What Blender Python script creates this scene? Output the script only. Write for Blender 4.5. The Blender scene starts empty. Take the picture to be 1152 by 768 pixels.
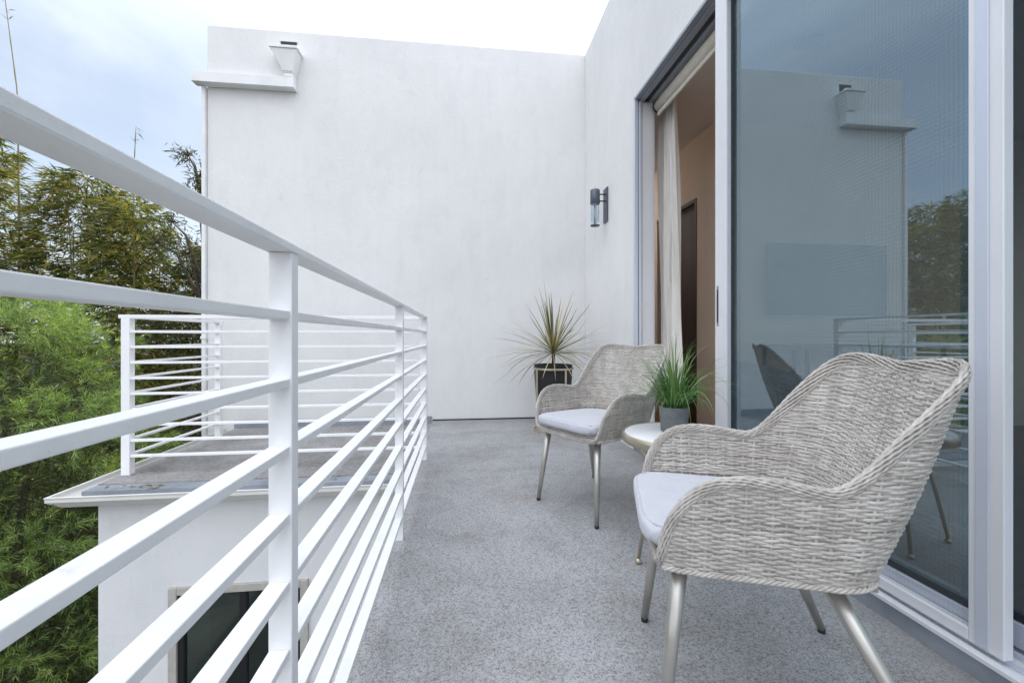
import bpy, bmesh, math, random
import numpy as np
from mathutils import Vector, Matrix
R = math.radians
C = bpy.context.scene.collection
rng = np.random.default_rng(7)
random.seed(7)
CAMZ = 0.925

# ------------------------------------------------------------------ materials
def mat(name):
    m = bpy.data.materials.new(name); m.use_nodes = True
    nt = m.node_tree; nt.nodes.clear()
    out = nt.nodes.new('ShaderNodeOutputMaterial')
    return m, nt, out
def N(nt, kind, **kw):
    n = nt.nodes.new('ShaderNode' + kind)
    for k, v in kw.items():
        if k in n.inputs: n.inputs[k].default_value = v
        else: setattr(n, k, v)
    return n
def coords(nt, scale=(1, 1, 1), kind='Object'):
    tc = N(nt, 'TexCoord'); mp = N(nt, 'Mapping')
    mp.inputs['Scale'].default_value = scale
    nt.links.new(tc.outputs[kind], mp.inputs['Vector'])
    return mp.outputs['Vector']
def noise(nt, vec, scale, detail=4, rough=0.55, dist=0.0):
    n = N(nt, 'TexNoise', Scale=scale, Detail=detail, Roughness=rough, Distortion=dist)
    nt.links.new(vec, n.inputs['Vector']); return n.outputs['Fac']
def ramp(nt, fac, stops):
    r = N(nt, 'ValToRGB'); e = r.color_ramp.elements
    while len(e) < len(stops): e.new(0.5)
    for el, (p, c) in zip(e, stops):
        el.position = p; el.color = (*c, 1) if len(c) == 3 else c
    nt.links.new(fac, r.inputs['Fac']); return r.outputs['Color']
def mixc(nt, fac, a, b, mode='MIX'):
    m = N(nt, 'Mix', data_type='RGBA', blend_type=mode)
    for i, v in ((0, fac), (6, a), (7, b)):
        if isinstance(v, (int, float)): m.inputs[i].default_value = v
        elif isinstance(v, tuple): m.inputs[i].default_value = (*v, 1)
        else: nt.links.new(v, m.inputs[i])
    return m.outputs[2]
def bump(nt, h, strength, dist, prev=None):
    b = N(nt, 'Bump', Strength=strength, Distance=dist)
    nt.links.new(h, b.inputs['Height'])
    if prev is not None: nt.links.new(prev, b.inputs['Normal'])
    return b.outputs['Normal']
def bsdf(nt, out, color, rough=0.6, metal=0.0, normal=None, **kw):
    b = N(nt, 'BsdfPrincipled')
    def put(k, v):
        if isinstance(v, (int, float)): b.inputs[k].default_value = v
        elif isinstance(v, tuple): b.inputs[k].default_value = (*v, 1)
        else: nt.links.new(v, b.inputs[k])
    put('Base Color', color); put('Roughness', rough); put('Metallic', metal)
    if normal is not None: nt.links.new(normal, b.inputs['Normal'])
    for k, v in kw.items(): put(k.replace('_', ' '), v)
    nt.links.new(b.outputs[0], out.inputs['Surface']); return b

def simple(name, col, rough=0.6, metal=0.0, var=0.12, scale=12, bs=0.15, bd=0.002, stretch=(1, 1, 1), fine=180):
    m, nt, out = mat(name)
    v = coords(nt, stretch)
    n1 = noise(nt, v, scale, 5)
    dark = tuple(c * (1 - var) for c in col); light = tuple(min(1, c * (1 + var)) for c in col)
    c = ramp(nt, n1, [(0.3, dark), (0.7, light)])
    nn = bump(nt, noise(nt, v, fine, 3), bs, bd)
    bsdf(nt, out, c, rough, metal, nn); return m

def stucco(name, base, streak=0.5):
    m, nt, out = mat(name)
    v = coords(nt)
    big = noise(nt, v, 0.9, 5, 0.6)
    c = ramp(nt, big, [(0.3, tuple(x * .93 for x in base)), (0.7, tuple(min(1, x * 1.03) for x in base))])
    sv = coords(nt, (9, 9, .55))
    st = ramp(nt, noise(nt, sv, 1.6, 6, 0.65), [(0.33, (.80, .81, .82)), (0.55, (1, 1, 1))])
    c = mixc(nt, streak * .16, c, st, 'MULTIPLY')
    tr_ = ramp(nt, noise(nt, coords(nt, (1, 1, .45)), 5.5, 9, .72, .6), [(0.36, (.93, .935, .94)), (0.5, (1, 1, 1)), (.66, (1.015, 1.015, 1.01))])
    c = mixc(nt, .55, c, tr_, 'MULTIPLY')
    spots = ramp(nt, noise(nt, v, 6.0, 2, .5), [(0.24, (.70, .70, .70)), (0.30, (1, 1, 1))])
    c = mixc(nt, .25, c, spots, 'MULTIPLY')
    n = bump(nt, noise(nt, v, 4.0, 3, .5, .6), 0.22, 0.02)
    n = bump(nt, noise(nt, v, 38, 6, .65, 1.2), 0.6, 0.0060, n)
    n = bump(nt, noise(nt, v, 190, 3, .7), 0.25, 0.0012, n)
    bsdf(nt, out, c, .85, 0, n); return m

M = {}
M['stucco'] = stucco('white_stucco', (.755, .755, .75))
M['stucco_low'] = stucco('lower_stucco', (.72, .73, .735), .35)
def painted_rail():
    m, nt, out = mat('white_gloss_paint')
    v = coords(nt)
    c = ramp(nt, noise(nt, v, 7, 6, .65), [(0.28, (.80, .805, .81)), (0.5, (.87, .875, .88)), (0.8, (.90, .90, .90))])
    r = ramp(nt, noise(nt, v, 11, 5, .7), [(0.66, (1, 1, 1)), (0.74, (.66, .63, .60))])
    c = mixc(nt, .55, c, r, 'MULTIPLY')
    sp = ramp(nt, noise(nt, v, 140, 3, .6), [(0.70, (1, 1, 1)), (0.76, (.5, .47, .44))])
    c = mixc(nt, .35, c, sp, 'MULTIPLY')
    n = bump(nt, noise(nt, v, 30, 4, .6), .25, .003)
    n = bump(nt, noise(nt, v, 260, 3, .6), .3, .0008, n)
    bsdf(nt, out, c, .42, 0, n, Specular_IOR_Level=.45); return m
M['rail'] = painted_rail()
def concrete():
    m, nt, out = mat('coated_concrete')
    v = coords(nt)
    n0 = noise(nt, v, 1.3, 5, .6)
    base = ramp(nt, n0, [(0.3, (.39, .405, .425)), (0.7, (.46, .475, .495))])
    vo = N(nt, 'TexVoronoi', Scale=85.0, feature='SMOOTH_F1'); 
    mp = N(nt, 'VectorMath', operation='ADD')
    wob = N(nt, 'TexNoise', Scale=60.0, Detail=3.0); nt.links.new(v, wob.inputs['Vector'])
    sc = N(nt, 'VectorMath', operation='SCALE'); sc.inputs['Scale'].default_value = .022
    nt.links.new(wob.outputs['Color'], sc.inputs[0]); nt.links.new(v, mp.inputs[0]); nt.links.new(sc.outputs[0], mp.inputs[1])
    nt.links.new(mp.outputs[0], vo.inputs['Vector'])
    kn = noise(nt, mp.outputs[0], 150, 5, .62, 1.1)
    pits = ramp(nt, kn, [(0.42, (.50, .465, .42)), (0.50, (.95, .94, .925)), (0.62, (1.10, 1.10, 1.12))])
    c = mixc(nt, .95, base, pits, 'MULTIPLY')
    dirt = ramp(nt, noise(nt, v, 2.4, 7, .72, .5), [(0.46, (1, 1, 1)), (0.66, (.78, .74, .69))])
    c = mixc(nt, .8, c, dirt, 'MULTIPLY')
    wm = ramp(nt, noise(nt, v, .9, 3, .5, 1.8), [(0.44, (1, 1, 1)), (0.50, (.86, .85, .84)), (0.53, (1, 1, 1)), (0.60, (.93, .92, .91))])
    c = mixc(nt, .7, c, wm, 'MULTIPLY')
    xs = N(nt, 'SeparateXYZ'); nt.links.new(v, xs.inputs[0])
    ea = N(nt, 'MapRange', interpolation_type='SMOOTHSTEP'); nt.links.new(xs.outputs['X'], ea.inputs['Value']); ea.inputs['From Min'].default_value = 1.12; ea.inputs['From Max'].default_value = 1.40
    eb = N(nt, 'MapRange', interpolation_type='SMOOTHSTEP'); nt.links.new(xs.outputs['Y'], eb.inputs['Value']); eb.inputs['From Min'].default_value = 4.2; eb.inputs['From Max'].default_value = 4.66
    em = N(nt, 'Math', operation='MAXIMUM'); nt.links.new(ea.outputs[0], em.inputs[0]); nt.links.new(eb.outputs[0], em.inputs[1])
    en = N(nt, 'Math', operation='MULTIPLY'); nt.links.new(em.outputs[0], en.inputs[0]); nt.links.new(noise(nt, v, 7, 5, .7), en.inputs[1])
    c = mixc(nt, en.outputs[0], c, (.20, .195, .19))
    spot = ramp(nt, noise(nt, v, 13, 3, .55), [(0.73, (1, 1, 1)), (0.78, (.5, .45, .42))])
    c = mixc(nt, .6, c, spot, 'MULTIPLY')
    n = bump(nt, kn, .55, .004)
    n = bump(nt, noise(nt, v, 240, 3, .7), .3, .0012, n)
    bsdf(nt, out, c, .8, 0, n); return m
M['concrete'] = concrete()
def roofmat():
    m, nt, out = mat('weathered_roof_coating')
    v = coords(nt)
    c = ramp(nt, noise(nt, v, 1.6, 7, .7, .4), [(0.3, (.20, .195, .19)), (0.55, (.31, .30, .295)), (0.75, (.40, .39, .385))])
    g = ramp(nt, noise(nt, v, 45, 5, .7), [(0.35, (.6, .6, .6)), (0.6, (1.1, 1.1, 1.1))])
    c = mixc(nt, .8, c, g, 'MULTIPLY')
    n = bump(nt, noise(nt, v, 60, 4, .7), .5, .006)
    bsdf(nt, out, c, .9, 0, n); return m
M['roof'] = roofmat()
M['flashing'] = simple('grey_flashing', (.27, .30, .34), .55, .2, .22, 6, .3, .004, fine=25)
M['gutter'] = simple('cream_gutter', (.70, .69, .66), .5, 0, .05, 5)
M['alu'] = simple('painted_aluminium', (.60, .64, .72), .38, .35, .04, 3, .04, .0006, (4, 4, .5))
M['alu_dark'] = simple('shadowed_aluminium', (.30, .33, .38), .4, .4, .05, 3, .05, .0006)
M['rubber'] = simple('black_gasket', (.02, .024, .03), .5, 0, .1)
M['alu_light'] = simple('light_aluminium', (.72, .73, .75), .40, .15, .04, 3, .04, .0006)
M['blind'] = simple('cream_blind', (.66, .62, .53), .75, 0, .05, 8)
M['curtain'] = simple('linen_curtain', (.74, .71, .66), .9, 0, .1, 25, .3, .002, (1, 1, .15), 300)
M['int_wall'] = simple('interior_plaster', (.80, .66, .54), .85, 0, .04, 3)
M['int_ceiling'] = simple('interior_ceiling_paint', (.62, .56, .51), .85, 0, .03, 3)
M['dark_wood'] = simple('dark_wood_door', (.045, .028, .02), .5, 0, .3, 3, .2, .002, (6, 6, .4))
def woodfloor():
    m, nt, out = mat('oak_floor')
    v = coords(nt, (1, 9, 1))
    c = ramp(nt, noise(nt, v, 2, 6, .6), [(0.3, (.20, .10, .05)), (0.7, (.36, .20, .11))])
    bsdf(nt, out, c, .4); return m
M['oak'] = woodfloor()
M['black'] = simple('matt_black', (.012, .013, .015), .45, 0, .1)
M['tv'] = simple('television_glass', (.020, .03, .055), .6, 0, .05)
M['grey_fabric'] = simple('grey_fabric', (.20, .20, .21), .9, 0, .15, 30, .3, .002)
def wicker():
    m, nt, out = mat('grey_wicker')
    v = coords(nt)
    g = noise(nt, v, 21, 5, .7)
    c = ramp(nt, g, [(0.22, (.40, .37, .335)), (0.45, (.50, .475, .44)), (0.62, (.61, .585, .55)), (0.85, (.70, .68, .65))])
    f = ramp(nt, noise(nt, coords(nt, (1, 1, 5)), 130, 4, .7), [(0.3, (.72, .69, .66)), (0.6, (1.06, 1.06, 1.06))])
    c = mixc(nt, .65, c, f, 'MULTIPLY')
    oi = N(nt, 'NewGeometry')
    isl = ramp(nt, oi.outputs['Random Per Island'], [(0.0, (.80, .78, .76)), (1.0, (1.08, 1.08, 1.08))])
    c = mixc(nt, .7, c, isl, 'MULTIPLY')
    n = bump(nt, noise(nt, coords(nt, (1, 1, 6)), 220, 3, .7), .35, .0012)
    bsdf(nt, out, c, .5, 0, n, Specular_IOR_Level=.35); return m
M['wicker'] = wicker()
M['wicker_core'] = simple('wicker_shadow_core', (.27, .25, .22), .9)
M['leg'] = simple('champagne_metal', (.50, .48, .44), .33, .75, .08, 10, .1, .0005)
M['foot'] = simple('black_foot_cap', (.015, .015, .017), .4)
def cushion_mat():
    m, nt, out = mat('pale_cushion_fabric')
    v = coords(nt)
    c = ramp(nt, noise(nt, v, 5, 6, .7), [(0.3, (.50, .51, .555)), (0.7, (.57, .58, .625))])
    wx = N(nt, 'TexWave', Scale=420.0, Distortion=1.0, wave_type='BANDS', bands_direction='X'); nt.links.new(v, wx.inputs['Vector'])
    wy = N(nt, 'TexWave', Scale=420.0, Distortion=1.0, wave_type='BANDS', bands_direction='Y'); nt.links.new(v, wy.inputs['Vector'])
    n = bump(nt, wx.outputs['Fac'], .18, .0006); n = bump(nt, wy.outputs['Fac'], .18, .0006, n)
    n = bump(nt, noise(nt, v, 8, 5, .6, 1.4), .6, .014, n)
    bsdf(nt, out, c, .92, 0, n, Sheen_Weight=.25); return m
M['cushion'] = cushion_mat()
M['brass'] = simple('brushed_brass', (.56, .50, .38), .35, .8, .06, 12, .1, .0004)
M['marble'] = simple('white_tabletop', (.74, .75, .76), .32, 0, .08, 5, .05, .001)
M['pot_concrete'] = simple('concrete_pot', (.15, .16, .165), .85, 0, .22, 30, .5, .002, fine=90)
M['pot_black'] = simple('black_ceramic', (.011, .011, .013), .55, 0, .15)
M['soil'] = simple('potting_soil', (.035, .027, .02), .95, 0, .5, 60, .8, .01, fine=90)
M['sconce'] = simple('dark_grey_metal', (.10, .115, .14), .45, .5, .1)
def glassy(name, tint, ior, base=.0, rough=0.0):
    m, nt, out = mat(name)
    # Schlick reflectance, the same from both sides of the pane
    g = N(nt, 'NewGeometry'); dt = N(nt, 'VectorMath', operation='DOT_PRODUCT')
    nt.links.new(g.outputs['Normal'], dt.inputs[0]); nt.links.new(g.outputs['Incoming'], dt.inputs[1])
    ab = N(nt, 'Math', operation='ABSOLUTE'); nt.links.new(dt.outputs['Value'], ab.inputs[0])
    om = N(nt, 'Math', operation='SUBTRACT', use_clamp=True); om.inputs[0].default_value = 1; nt.links.new(ab.outputs[0], om.inputs[1])
    pw = N(nt, 'Math', operation='POWER'); nt.links.new(om.outputs[0], pw.inputs[0]); pw.inputs[1].default_value = 5
    ad = N(nt, 'Math', operation='MULTIPLY_ADD', use_clamp=True); nt.links.new(pw.outputs[0], ad.inputs[0]); ad.inputs[1].default_value = 1 - ior; ad.inputs[2].default_value = ior
    tr = N(nt, 'BsdfTransparent'); tr.inputs['Color'].default_value = (*tint, 1)
    gl = N(nt, 'BsdfGlossy', Roughness=rough); gl.inputs['Color'].default_value = (.70, .90, 1.0, 1)
    if name == 'door_glass':   # very slight waviness of float glass
        nn = bump(nt, noise(nt, coords(nt), 1.4, 2), .02, .01); nt.links.new(nn, gl.inputs['Normal'])
    mx = N(nt, 'MixShader'); nt.links.new(ad.outputs[0], mx.inputs[0])
    nt.links.new(tr.outputs[0], mx.inputs[1]); nt.links.new(gl.outputs[0], mx.inputs[2])
    nt.links.new(mx.outputs[0], out.inputs['Surface']); return m
M['glass'] = glassy('door_glass', (.27, .33, .32), .385)
M['lamp_glass'] = glassy('lamp_glass', (.93, .95, .97), .07)
M['window_glass'] = glassy('lower_window_glass', (.30, .34, .32), .28)
def screenmat():
    m, nt, out = mat('insect_screen')
    v = coords(nt)
    w1 = N(nt, 'TexWave', Scale=26.0, Distortion=2.2, bands_direction='Y', Detail=1.0); w1.inputs['Detail Scale'].default_value = .35; nt.links.new(v, w1.inputs['Vector'])
    w2 = N(nt, 'TexWave', Scale=22.0, Distortion=3.0, bands_direction='Z', Detail=1.0); w2.inputs['Detail Scale'].default_value = .3; nt.links.new(v, w2.inputs['Vector'])
    s = N(nt, 'Math', operation='MULTIPLY_ADD'); nt.links.new(w1.outputs['Fac'], s.inputs[0]); s.inputs[1].default_value = .045; s.inputs[2].default_value = .13
    s2 = N(nt, 'Math', operation='MULTIPLY_ADD'); nt.links.new(w2.outputs['Fac'], s2.inputs[0]); s2.inputs[1].default_value = .045; nt.links.new(s.outputs[0], s2.inputs[2])
    tr = N(nt, 'BsdfTransparent'); df = N(nt, 'BsdfDiffuse'); df.inputs['Color'].default_value = (.11, .13, .15, 1)
    mx = N(nt, 'MixShader'); nt.links.new(s2.outputs[0], mx.inputs[0]); nt.links.new(tr.outputs[0], mx.inputs[1]); nt.links.new(df.outputs[0], mx.inputs[2])
    nt.links.new(mx.outputs[0], out.inputs['Surface']); return m
M['screen'] = screenmat()
def leafmat(name, stops, trans=.35, rough=.45):
    m, nt, out = mat(name)
    g = N(nt, 'NewGeometry')
    c = ramp(nt, g.outputs['Random Per Island'], stops)
    v = coords(nt)
    cl = ramp(nt, noise(nt, v, 2.6, 4), [(0.35, (.45, .52, .52)), (0.65, (1.35, 1.25, 1.05))])
    c = mixc(nt, .8, c, cl, 'MULTIPLY')
    b = N(nt, 'BsdfPrincipled', Roughness=rough); nt.links.new(c, b.inputs['Base Color'])
    t = N(nt, 'BsdfTranslucent'); tc = mixc(nt, 1.0, c, (1.5, 1.6, .6), 'MULTIPLY'); nt.links.new(tc, t.inputs['Color'])
    mx = N(nt, 'MixShader'); mx.inputs[0].default_value = trans
    nt.links.new(b.outputs[0], mx.inputs[1]); nt.links.new(t.outputs[0], mx.inputs[2])
    nt.links.new(mx.outputs[0], out.inputs['Surface']); return m
M['bamboo_leaf'] = leafmat('bamboo_leaf', [(0, (.03, .045, .016)), (.35, (.075, .10, .028)), (.6, (.15, .165, .045)), (.85, (.27, .25, .07)), (1, (.36, .24, .09))], .4)
M['dark_leaf'] = leafmat('dark_leaf', [(0, (.03, .05, .02)), (.6, (.06, .08, .03)), (1, (.13, .12, .05))], .3)
M['fern_leaf'] = leafmat('fern_pine_leaf', [(0, (.07, .14, .05)), (.4, (.18, .29, .085)), (.8, (.34, .45, .15)), (1, (.54, .62, .28))], .35)
M['grass_leaf'] = leafmat('potted_grass_leaf', [(0, (.05, .13, .04)), (.5, (.12, .26, .075)), (.93, (.25, .40, .18)), (1, (.40, .36, .18))], .3)
M['spike_leaf'] = leafmat('spiky_leaf', [(0, (.10, .10, .055)), (.35, (.22, .21, .11)), (.7, (.40, .35, .21)), (1, (.56, .49, .33))], .15)
M['culm'] = simple('bamboo_culm', (.16, .13, .05), .5, 0, .35, 5, .2, .002, (1, 1, .3))
M['bark'] = simple('grey_bark', (.07, .055, .04), .9, 0, .3, 20, .6, .01)
M['ground'] = simple('garden_soil', (.045, .042, .03), .95, 0, .4, 2, .6, .03, fine=12)

# ------------------------------------------------------------------ mesh tools
class MB:
    def __init__(s): s.v = []; s.f = []; s.sm = []; s.n = 0
    def add(s, v, f, smooth=False):
        v = np.asarray(v, float).reshape(-1, 3); s.v.append(v)
        s.f += [tuple(i + s.n for i in q) for q in f]; s.sm += [smooth] * len(f); s.n += len(v); return s
    def box(s, x0, x1, y0, y1, z0, z1):
        v = [(x, y, z) for z in (z0, z1) for y in (y0, y1) for x in (x0, x1)]
        return s.add(v, [(0, 2, 3, 1), (4, 5, 7, 6), (0, 1, 5, 4), (2, 6, 7, 3), (0, 4, 6, 2), (1, 3, 7, 5)])
    def tube(s, P, r, seg=8, nrm=None, r2=None, closed=False, cap=True, twist=0):
        P = np.asarray(P, float); n = len(P)
        r = np.broadcast_to(np.asarray(r, float), (n,)); r2 = r if r2 is None else np.broadcast_to(np.asarray(r2, float), (n,))
        if closed: T = np.roll(P, -1, 0) - np.roll(P, 1, 0)
        else: T = np.gradient(P, axis=0)
        T /= np.linalg.norm(T, axis=1)[:, None] + 1e-12
        if nrm is None:
            ref = np.array([0, 0, 1.]) if abs(T[0][2]) < .9 else np.array([1., 0, 0])
            A = np.zeros_like(P); a = np.cross(T[0], ref)
            for i in range(n):
                a = a - T[i] * np.dot(a, T[i]); a /= np.linalg.norm(a) + 1e-12; A[i] = a
        else:
            A = np.asarray(nrm, float); A = A - T * np.sum(A * T, 1)[:, None]; A /= np.linalg.norm(A, axis=1)[:, None] + 1e-12
        B = np.cross(T, A)
        th = np.arange(seg) / seg * 2 * math.pi
        V = P[:, None] + A[:, None] * (np.cos(th)[None, :, None] * r[:, None, None]) + B[:, None] * (np.sin(th)[None, :, None] * r2[:, None, None])
        F = []
        m = n if closed else n - 1
        for i in range(m):
            j = (i + 1) % n
            for k in range(seg):
                l = (k + 1) % seg; F.append((i * seg + k, i * seg + l, j * seg + l, j * seg + k))
        if cap and not closed:
            F.append(tuple(range(seg))[::-1]); F.append(tuple((n - 1) * seg + k for k in range(seg)))
        return s.add(V, F, True)
    def lathe(s, prof, c=(0, 0, 0), seg=40, smooth=True):
        V = [(c[0] + r * math.cos(2 * math.pi * k / seg), c[1] + r * math.sin(2 * math.pi * k / seg), c[2] + z) for r, z in prof for k in range(seg)]
        F = [(i * seg + k, i * seg + (k + 1) % seg, (i + 1) * seg + (k + 1) % seg, (i + 1) * seg + k) for i in range(len(prof) - 1) for k in range(seg)]
        return s.add(V, F, smooth)
    def quads(s, V, smooth=False):     # V: (n,4,3) separate quads
        V = np.asarray(V); n = len(V)
        idx = (np.arange(n * 4).reshape(n, 4))
        s.v.append(V.reshape(-1, 3)); s.f += [tuple(int(x) + s.n for x in q) for q in idx]; s.sm += [smooth] * n; s.n += n * 4; return s
    def build(s, name, m, parent=None, bevel=0, bseg=2, loc=None):
        me = bpy.data.meshes.new(name)
        V = np.concatenate(s.v) if s.v else np.zeros((0, 3))
        me.from_pydata(V.tolist(), [], s.f); me.update()
        me.polygons.foreach_set('use_smooth', s.sm)
        me.materials.append(m)
        o = bpy.data.objects.new(name, me); C.objects.link(o)
        if parent is not None: o.parent = parent
        if loc is not None: o.location = loc
        if bevel:
            b = o.modifiers.new('Bevel', 'BEVEL'); b.width = bevel; b.segments = bseg; b.limit_method = 'ANGLE'; b.angle_limit = R(40)
            b.harden_normals = False
        return o
def thing(name, label, cat, loc=(0, 0, 0), rz=0, group=None):
    o = bpy.data.objects.new(name, None); C.objects.link(o); o.empty_display_size = .1
    o.location = loc; o.rotation_euler = (0, 0, rz); return tag(o, label, cat, group)
def tag(o, label, cat, group=None):
    o['label'] = label; o['category'] = cat
    if group: o['group'] = group
    return o
def struct(o): o['kind'] = 'structure'; return o
def B(name, m, parent, *box, bevel=0, bseg=2): return MB().box(*box).build(name, m, parent, bevel, bseg)

WS, WT, WH = 1.385, 4.65, 4.14     # door wall plane, end wall plane, parapet height
# ------------------------------------------------------------------ setting
struct(MB().box(-300, 300, -300, 300, -3.6, -3.3).build('ground', M['ground']))
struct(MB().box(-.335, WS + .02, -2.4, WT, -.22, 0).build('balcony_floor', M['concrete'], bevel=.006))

# end wall with the stepped left corner
ew = thing('end_wall', 'tall white stucco wall closing the far end of the balcony', 'wall', (0, WT, 0))
B('wall', M['stucco'], ew, -2.627, 1.543, 0, .30, -3.3, WH, bevel=.012)
B('side_wall', M['stucco'], ew, -1.2, 1.5, .301, 4.0, -3.3, 3.2)
B('base_joint', M['rubber'], ew, -.33, WS, -.012, -.001, -.002, .014)
# door wall
dw = thing('balcony_wall', 'white stucco wall around the sliding doors along the right side', 'wall', (WS, 0, 0))
HEAD = 2.86; JT = 3.272; OT0 = -1.9
B('wall', M['stucco'], dw, 0, .16, JT, WT - .001, -.2, WH + .002, bevel=.01)
B('wall_over_door', M['stucco'], dw, .001, .16, OT0, JT - .001, HEAD, WH + .002, bevel=.006)
B('wall_behind', M['stucco'], dw, 0, .16, -2.4, OT0 - .001, -.2, WH + .002)
B('kerb', M['flashing'], dw, -.008, .30, OT0, JT - .002, -.19, .058, bevel=.006)
def bars(mb, *bx):
    for b in bx: mb.box(*b)
    return mb
# building body beneath balcony
bb = tag(MB().box(-.31, 6.3, -2.3, WT - .01, -3.3, -.221).build('lower_storey', M['stucco_low']), 'white lower storey carrying the balcony floor', 'building')

# ------------------------------------------------------------------ interior (seen through the doors)
struct(B('interior_floor', M['oak'], None, WS + .31, 6.3, -2.4, 7.9, -.10, .02))
struct(bars(MB(), (WS + .161, 6.3, -2.4, 4.9, 2.90, 3.0), (WS + .161, 6.3, 6.6, 7.9, 2.90, 3.0), (2.32, 6.3, 4.9, 6.6, 2.90, 3.0)).build('interior_ceiling', M['int_ceiling']))  # unseen gap over the hall, added to let sun and sky in
hall = MB().box(2.30, 2.42, 3.72, 3.90, .021, 2.899).box(2.30, 2.42, 3.90, 4.75, 2.30, 2.899).box(2.30, 2.42, 4.75, 7.8, .021, 2.899)
struct(hall.build('interior_hall_wall', M['int_wall']))
struct(B('interior_far_wall', M['int_wall'], None, 2.301, 6.2, 3.60, 3.72, .021, 2.898))
struct(bars(MB(), (6.2, 6.3, -2.4, -1.2, .021, 2.9), (6.2, 6.3, 3.0, 7.9, .021, 2.9), (6.2, 6.3, -1.2, 3.0, .021, .5), (6.2, 6.3, -1.2, 3.0, 2.6, 2.9)).build('interior_back_wall', M['int_wall']))  # opening out of view, added to bring more daylight into the room
struct(bars(MB(), (WS + .17, 1.8, -2.39, -2.3, .021, 2.897), (6.0, 6.2, -2.39, -2.3, .021, 2.897), (1.8, 6.0, -2.39, -2.3, .021, .1), (1.8, 6.0, -2.39, -2.3, 2.85, 2.897)).build('interior_near_wall', M['int_wall']))  # almost all opening, unseen, cut to brighten the interior from behind
struct(bars(MB(), (1.47, 1.544, 4.951, 5.3, .021, 2.899), (1.47, 1.544, 7.4, 7.8, .021, 2.899), (1.47, 1.544, 5.3, 7.4, .021, .8), (1.47, 1.544, 5.3, 7.4, 2.6, 2.899)).build('interior_hall_added_opening', M['int_wall']))  # unseen wall with an added opening that lights the hall
struct(B('interior_hall_end', M['int_wall'], None, WS + .17, 2.3, 7.7, 7.8, .021, 2.897))
struct(B('interior_roof', M['stucco'], None, WS + .162, 6.35, -2.4, 4.64, 3.001, 3.15))
d = thing('interior_door', 'dark wooden door in the beige hall seen through the open gap', 'door', (2.33, 3.9, .02))
B('door_leaf', M['dark_wood'], d, .02, .06, .04, .81, 0, 2.24, bevel=.004)
B('door_casing', M['dark_wood'], d, -.035, .02, 0, .035, 0, 2.275); B('door_casing', M['dark_wood'], d, -.035, .02, .036, .85, 2.24, 2.276)
sp = thing('ceiling_speaker', 'round flush speaker in the dim ceiling inside the room', 'speaker', (2.30, 2.55, 2.897))
MB().lathe([(0, -.004), (.085, -.004), (.09, -.001), (.09, 0)], seg=32).build('grille', simple('speaker_grille', (.36, .31, .28)), sp)
MB().lathe([(.09, -.006), (.105, -.005), (.108, 0)], seg=32).build('trim_ring', M['int_ceiling'], sp)
tv = thing('television', 'large dark flat television on the wall behind the glass', 'television', (3.40, 3.60, 1.45))
B('screen', M['tv'], tv, -.62, .62, -.055, -.03, -.335, .335, bevel=.004)
B('housing', M['black'], tv, -.60, .60, -.03, -.001, -.31, .31)
B('trim', M['alu_light'], tv, -.62, .62, -.057, -.053, -.345, -.337)
ct = thing('console_table', 'low black framed console table under the television', 'table', (3.45, 3.35, .02))
B('table_top', M['grey_fabric'], ct, -.75, .75, -.20, .20, .80, .83, bevel=.004)
for x in (-.73, -.30, .70):
    for y in (-.18, .16): B('leg', M['black'], ct, x, x + .025, y, y + .025, 0, .80)
B('shelf', M['dark_wood'], ct, -.70, .70, -.155, .155, .12, .15)
sf = thing('lounge_chair', 'dark rounded lounge chair inside the room behind the glass', 'chair', (2.20, 2.62, .02))
MB().lathe([(.0, .16), (.34, .16), (.37, .22), (.37, .40), (.33, .44), (0, .45)], seg=32).build('seat', M['grey_fabric'], sf)
bk = MB()
for k in range(24):
    a0 = R(20) + k * R(8.75); a1 = a0 + R(8.75)
    V = []
    for a in (a0, a1):
        hh = .72 - .16 * abs((a - R(125)) / R(105)) ** 2
        for r_, z_ in ((.33, .40), (.41, .40), (.43, hh), (.36, hh)): V.append((r_ * math.cos(a), r_ * math.sin(a), z_))
    bk.add(V, [(0, 1, 5, 4), (1, 2, 6, 5), (2, 3, 7, 6), (3, 0, 4, 7)], True)
bk.build('backrest', M['grey_fabric'], sf)
for a in (45, 135, 225, 315):
    MB().tube([(.24 * math.cos(R(a)), .24 * math.sin(R(a)), .17), (.30 * math.cos(R(a)), .30 * math.sin(R(a)), 0)], .014).build('leg', M['black'], sf)

# ------------------------------------------------------------------ doors
fr = thing('door_frame', 'pale grey aluminium frame lining the whole door opening', 'door frame', (WS, 0, 0))
bars(MB(), (-.004, .035, OT0 + .01, JT - .012, HEAD - .022, HEAD - .001), (.036, .075, OT0 + .01, JT - .012, HEAD - .035, HEAD - .002),
     (.115, .158, OT0 + .01, JT - .012, HEAD - .035, HEAD - .002)).build('head_track', M['alu_dark'], fr, .0015)
MB().box(.0755, .1145, OT0 + .01, JT - .012, HEAD - .020, HEAD - .002).build('head_groove', M['rubber'], fr)
bars(MB(), (-.006, .022, JT - .030, JT - .001, .061, HEAD - .023), (.030, .052, JT - .034, JT - .001, .061, HEAD - .036)).build('jamb', M['alu'], fr, .002)
bars(MB(), (.0225, .0295, JT - .02, JT - .0012, .061, HEAD - .036), (.0525, .062, JT - .02, JT - .0012, .061, HEAD - .036)).build('jamb_groove', M['alu_dark'], fr)
MB().box(.0625, .158, JT - .022, JT - .0012, .061, HEAD - .036).build('inner_jamb', M['alu_light'], fr, .002)
MB().box(.159, .172, JT - .012, JT + .40, .021, 2.896).build('reveal', M['alu_light'], fr)
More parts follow.
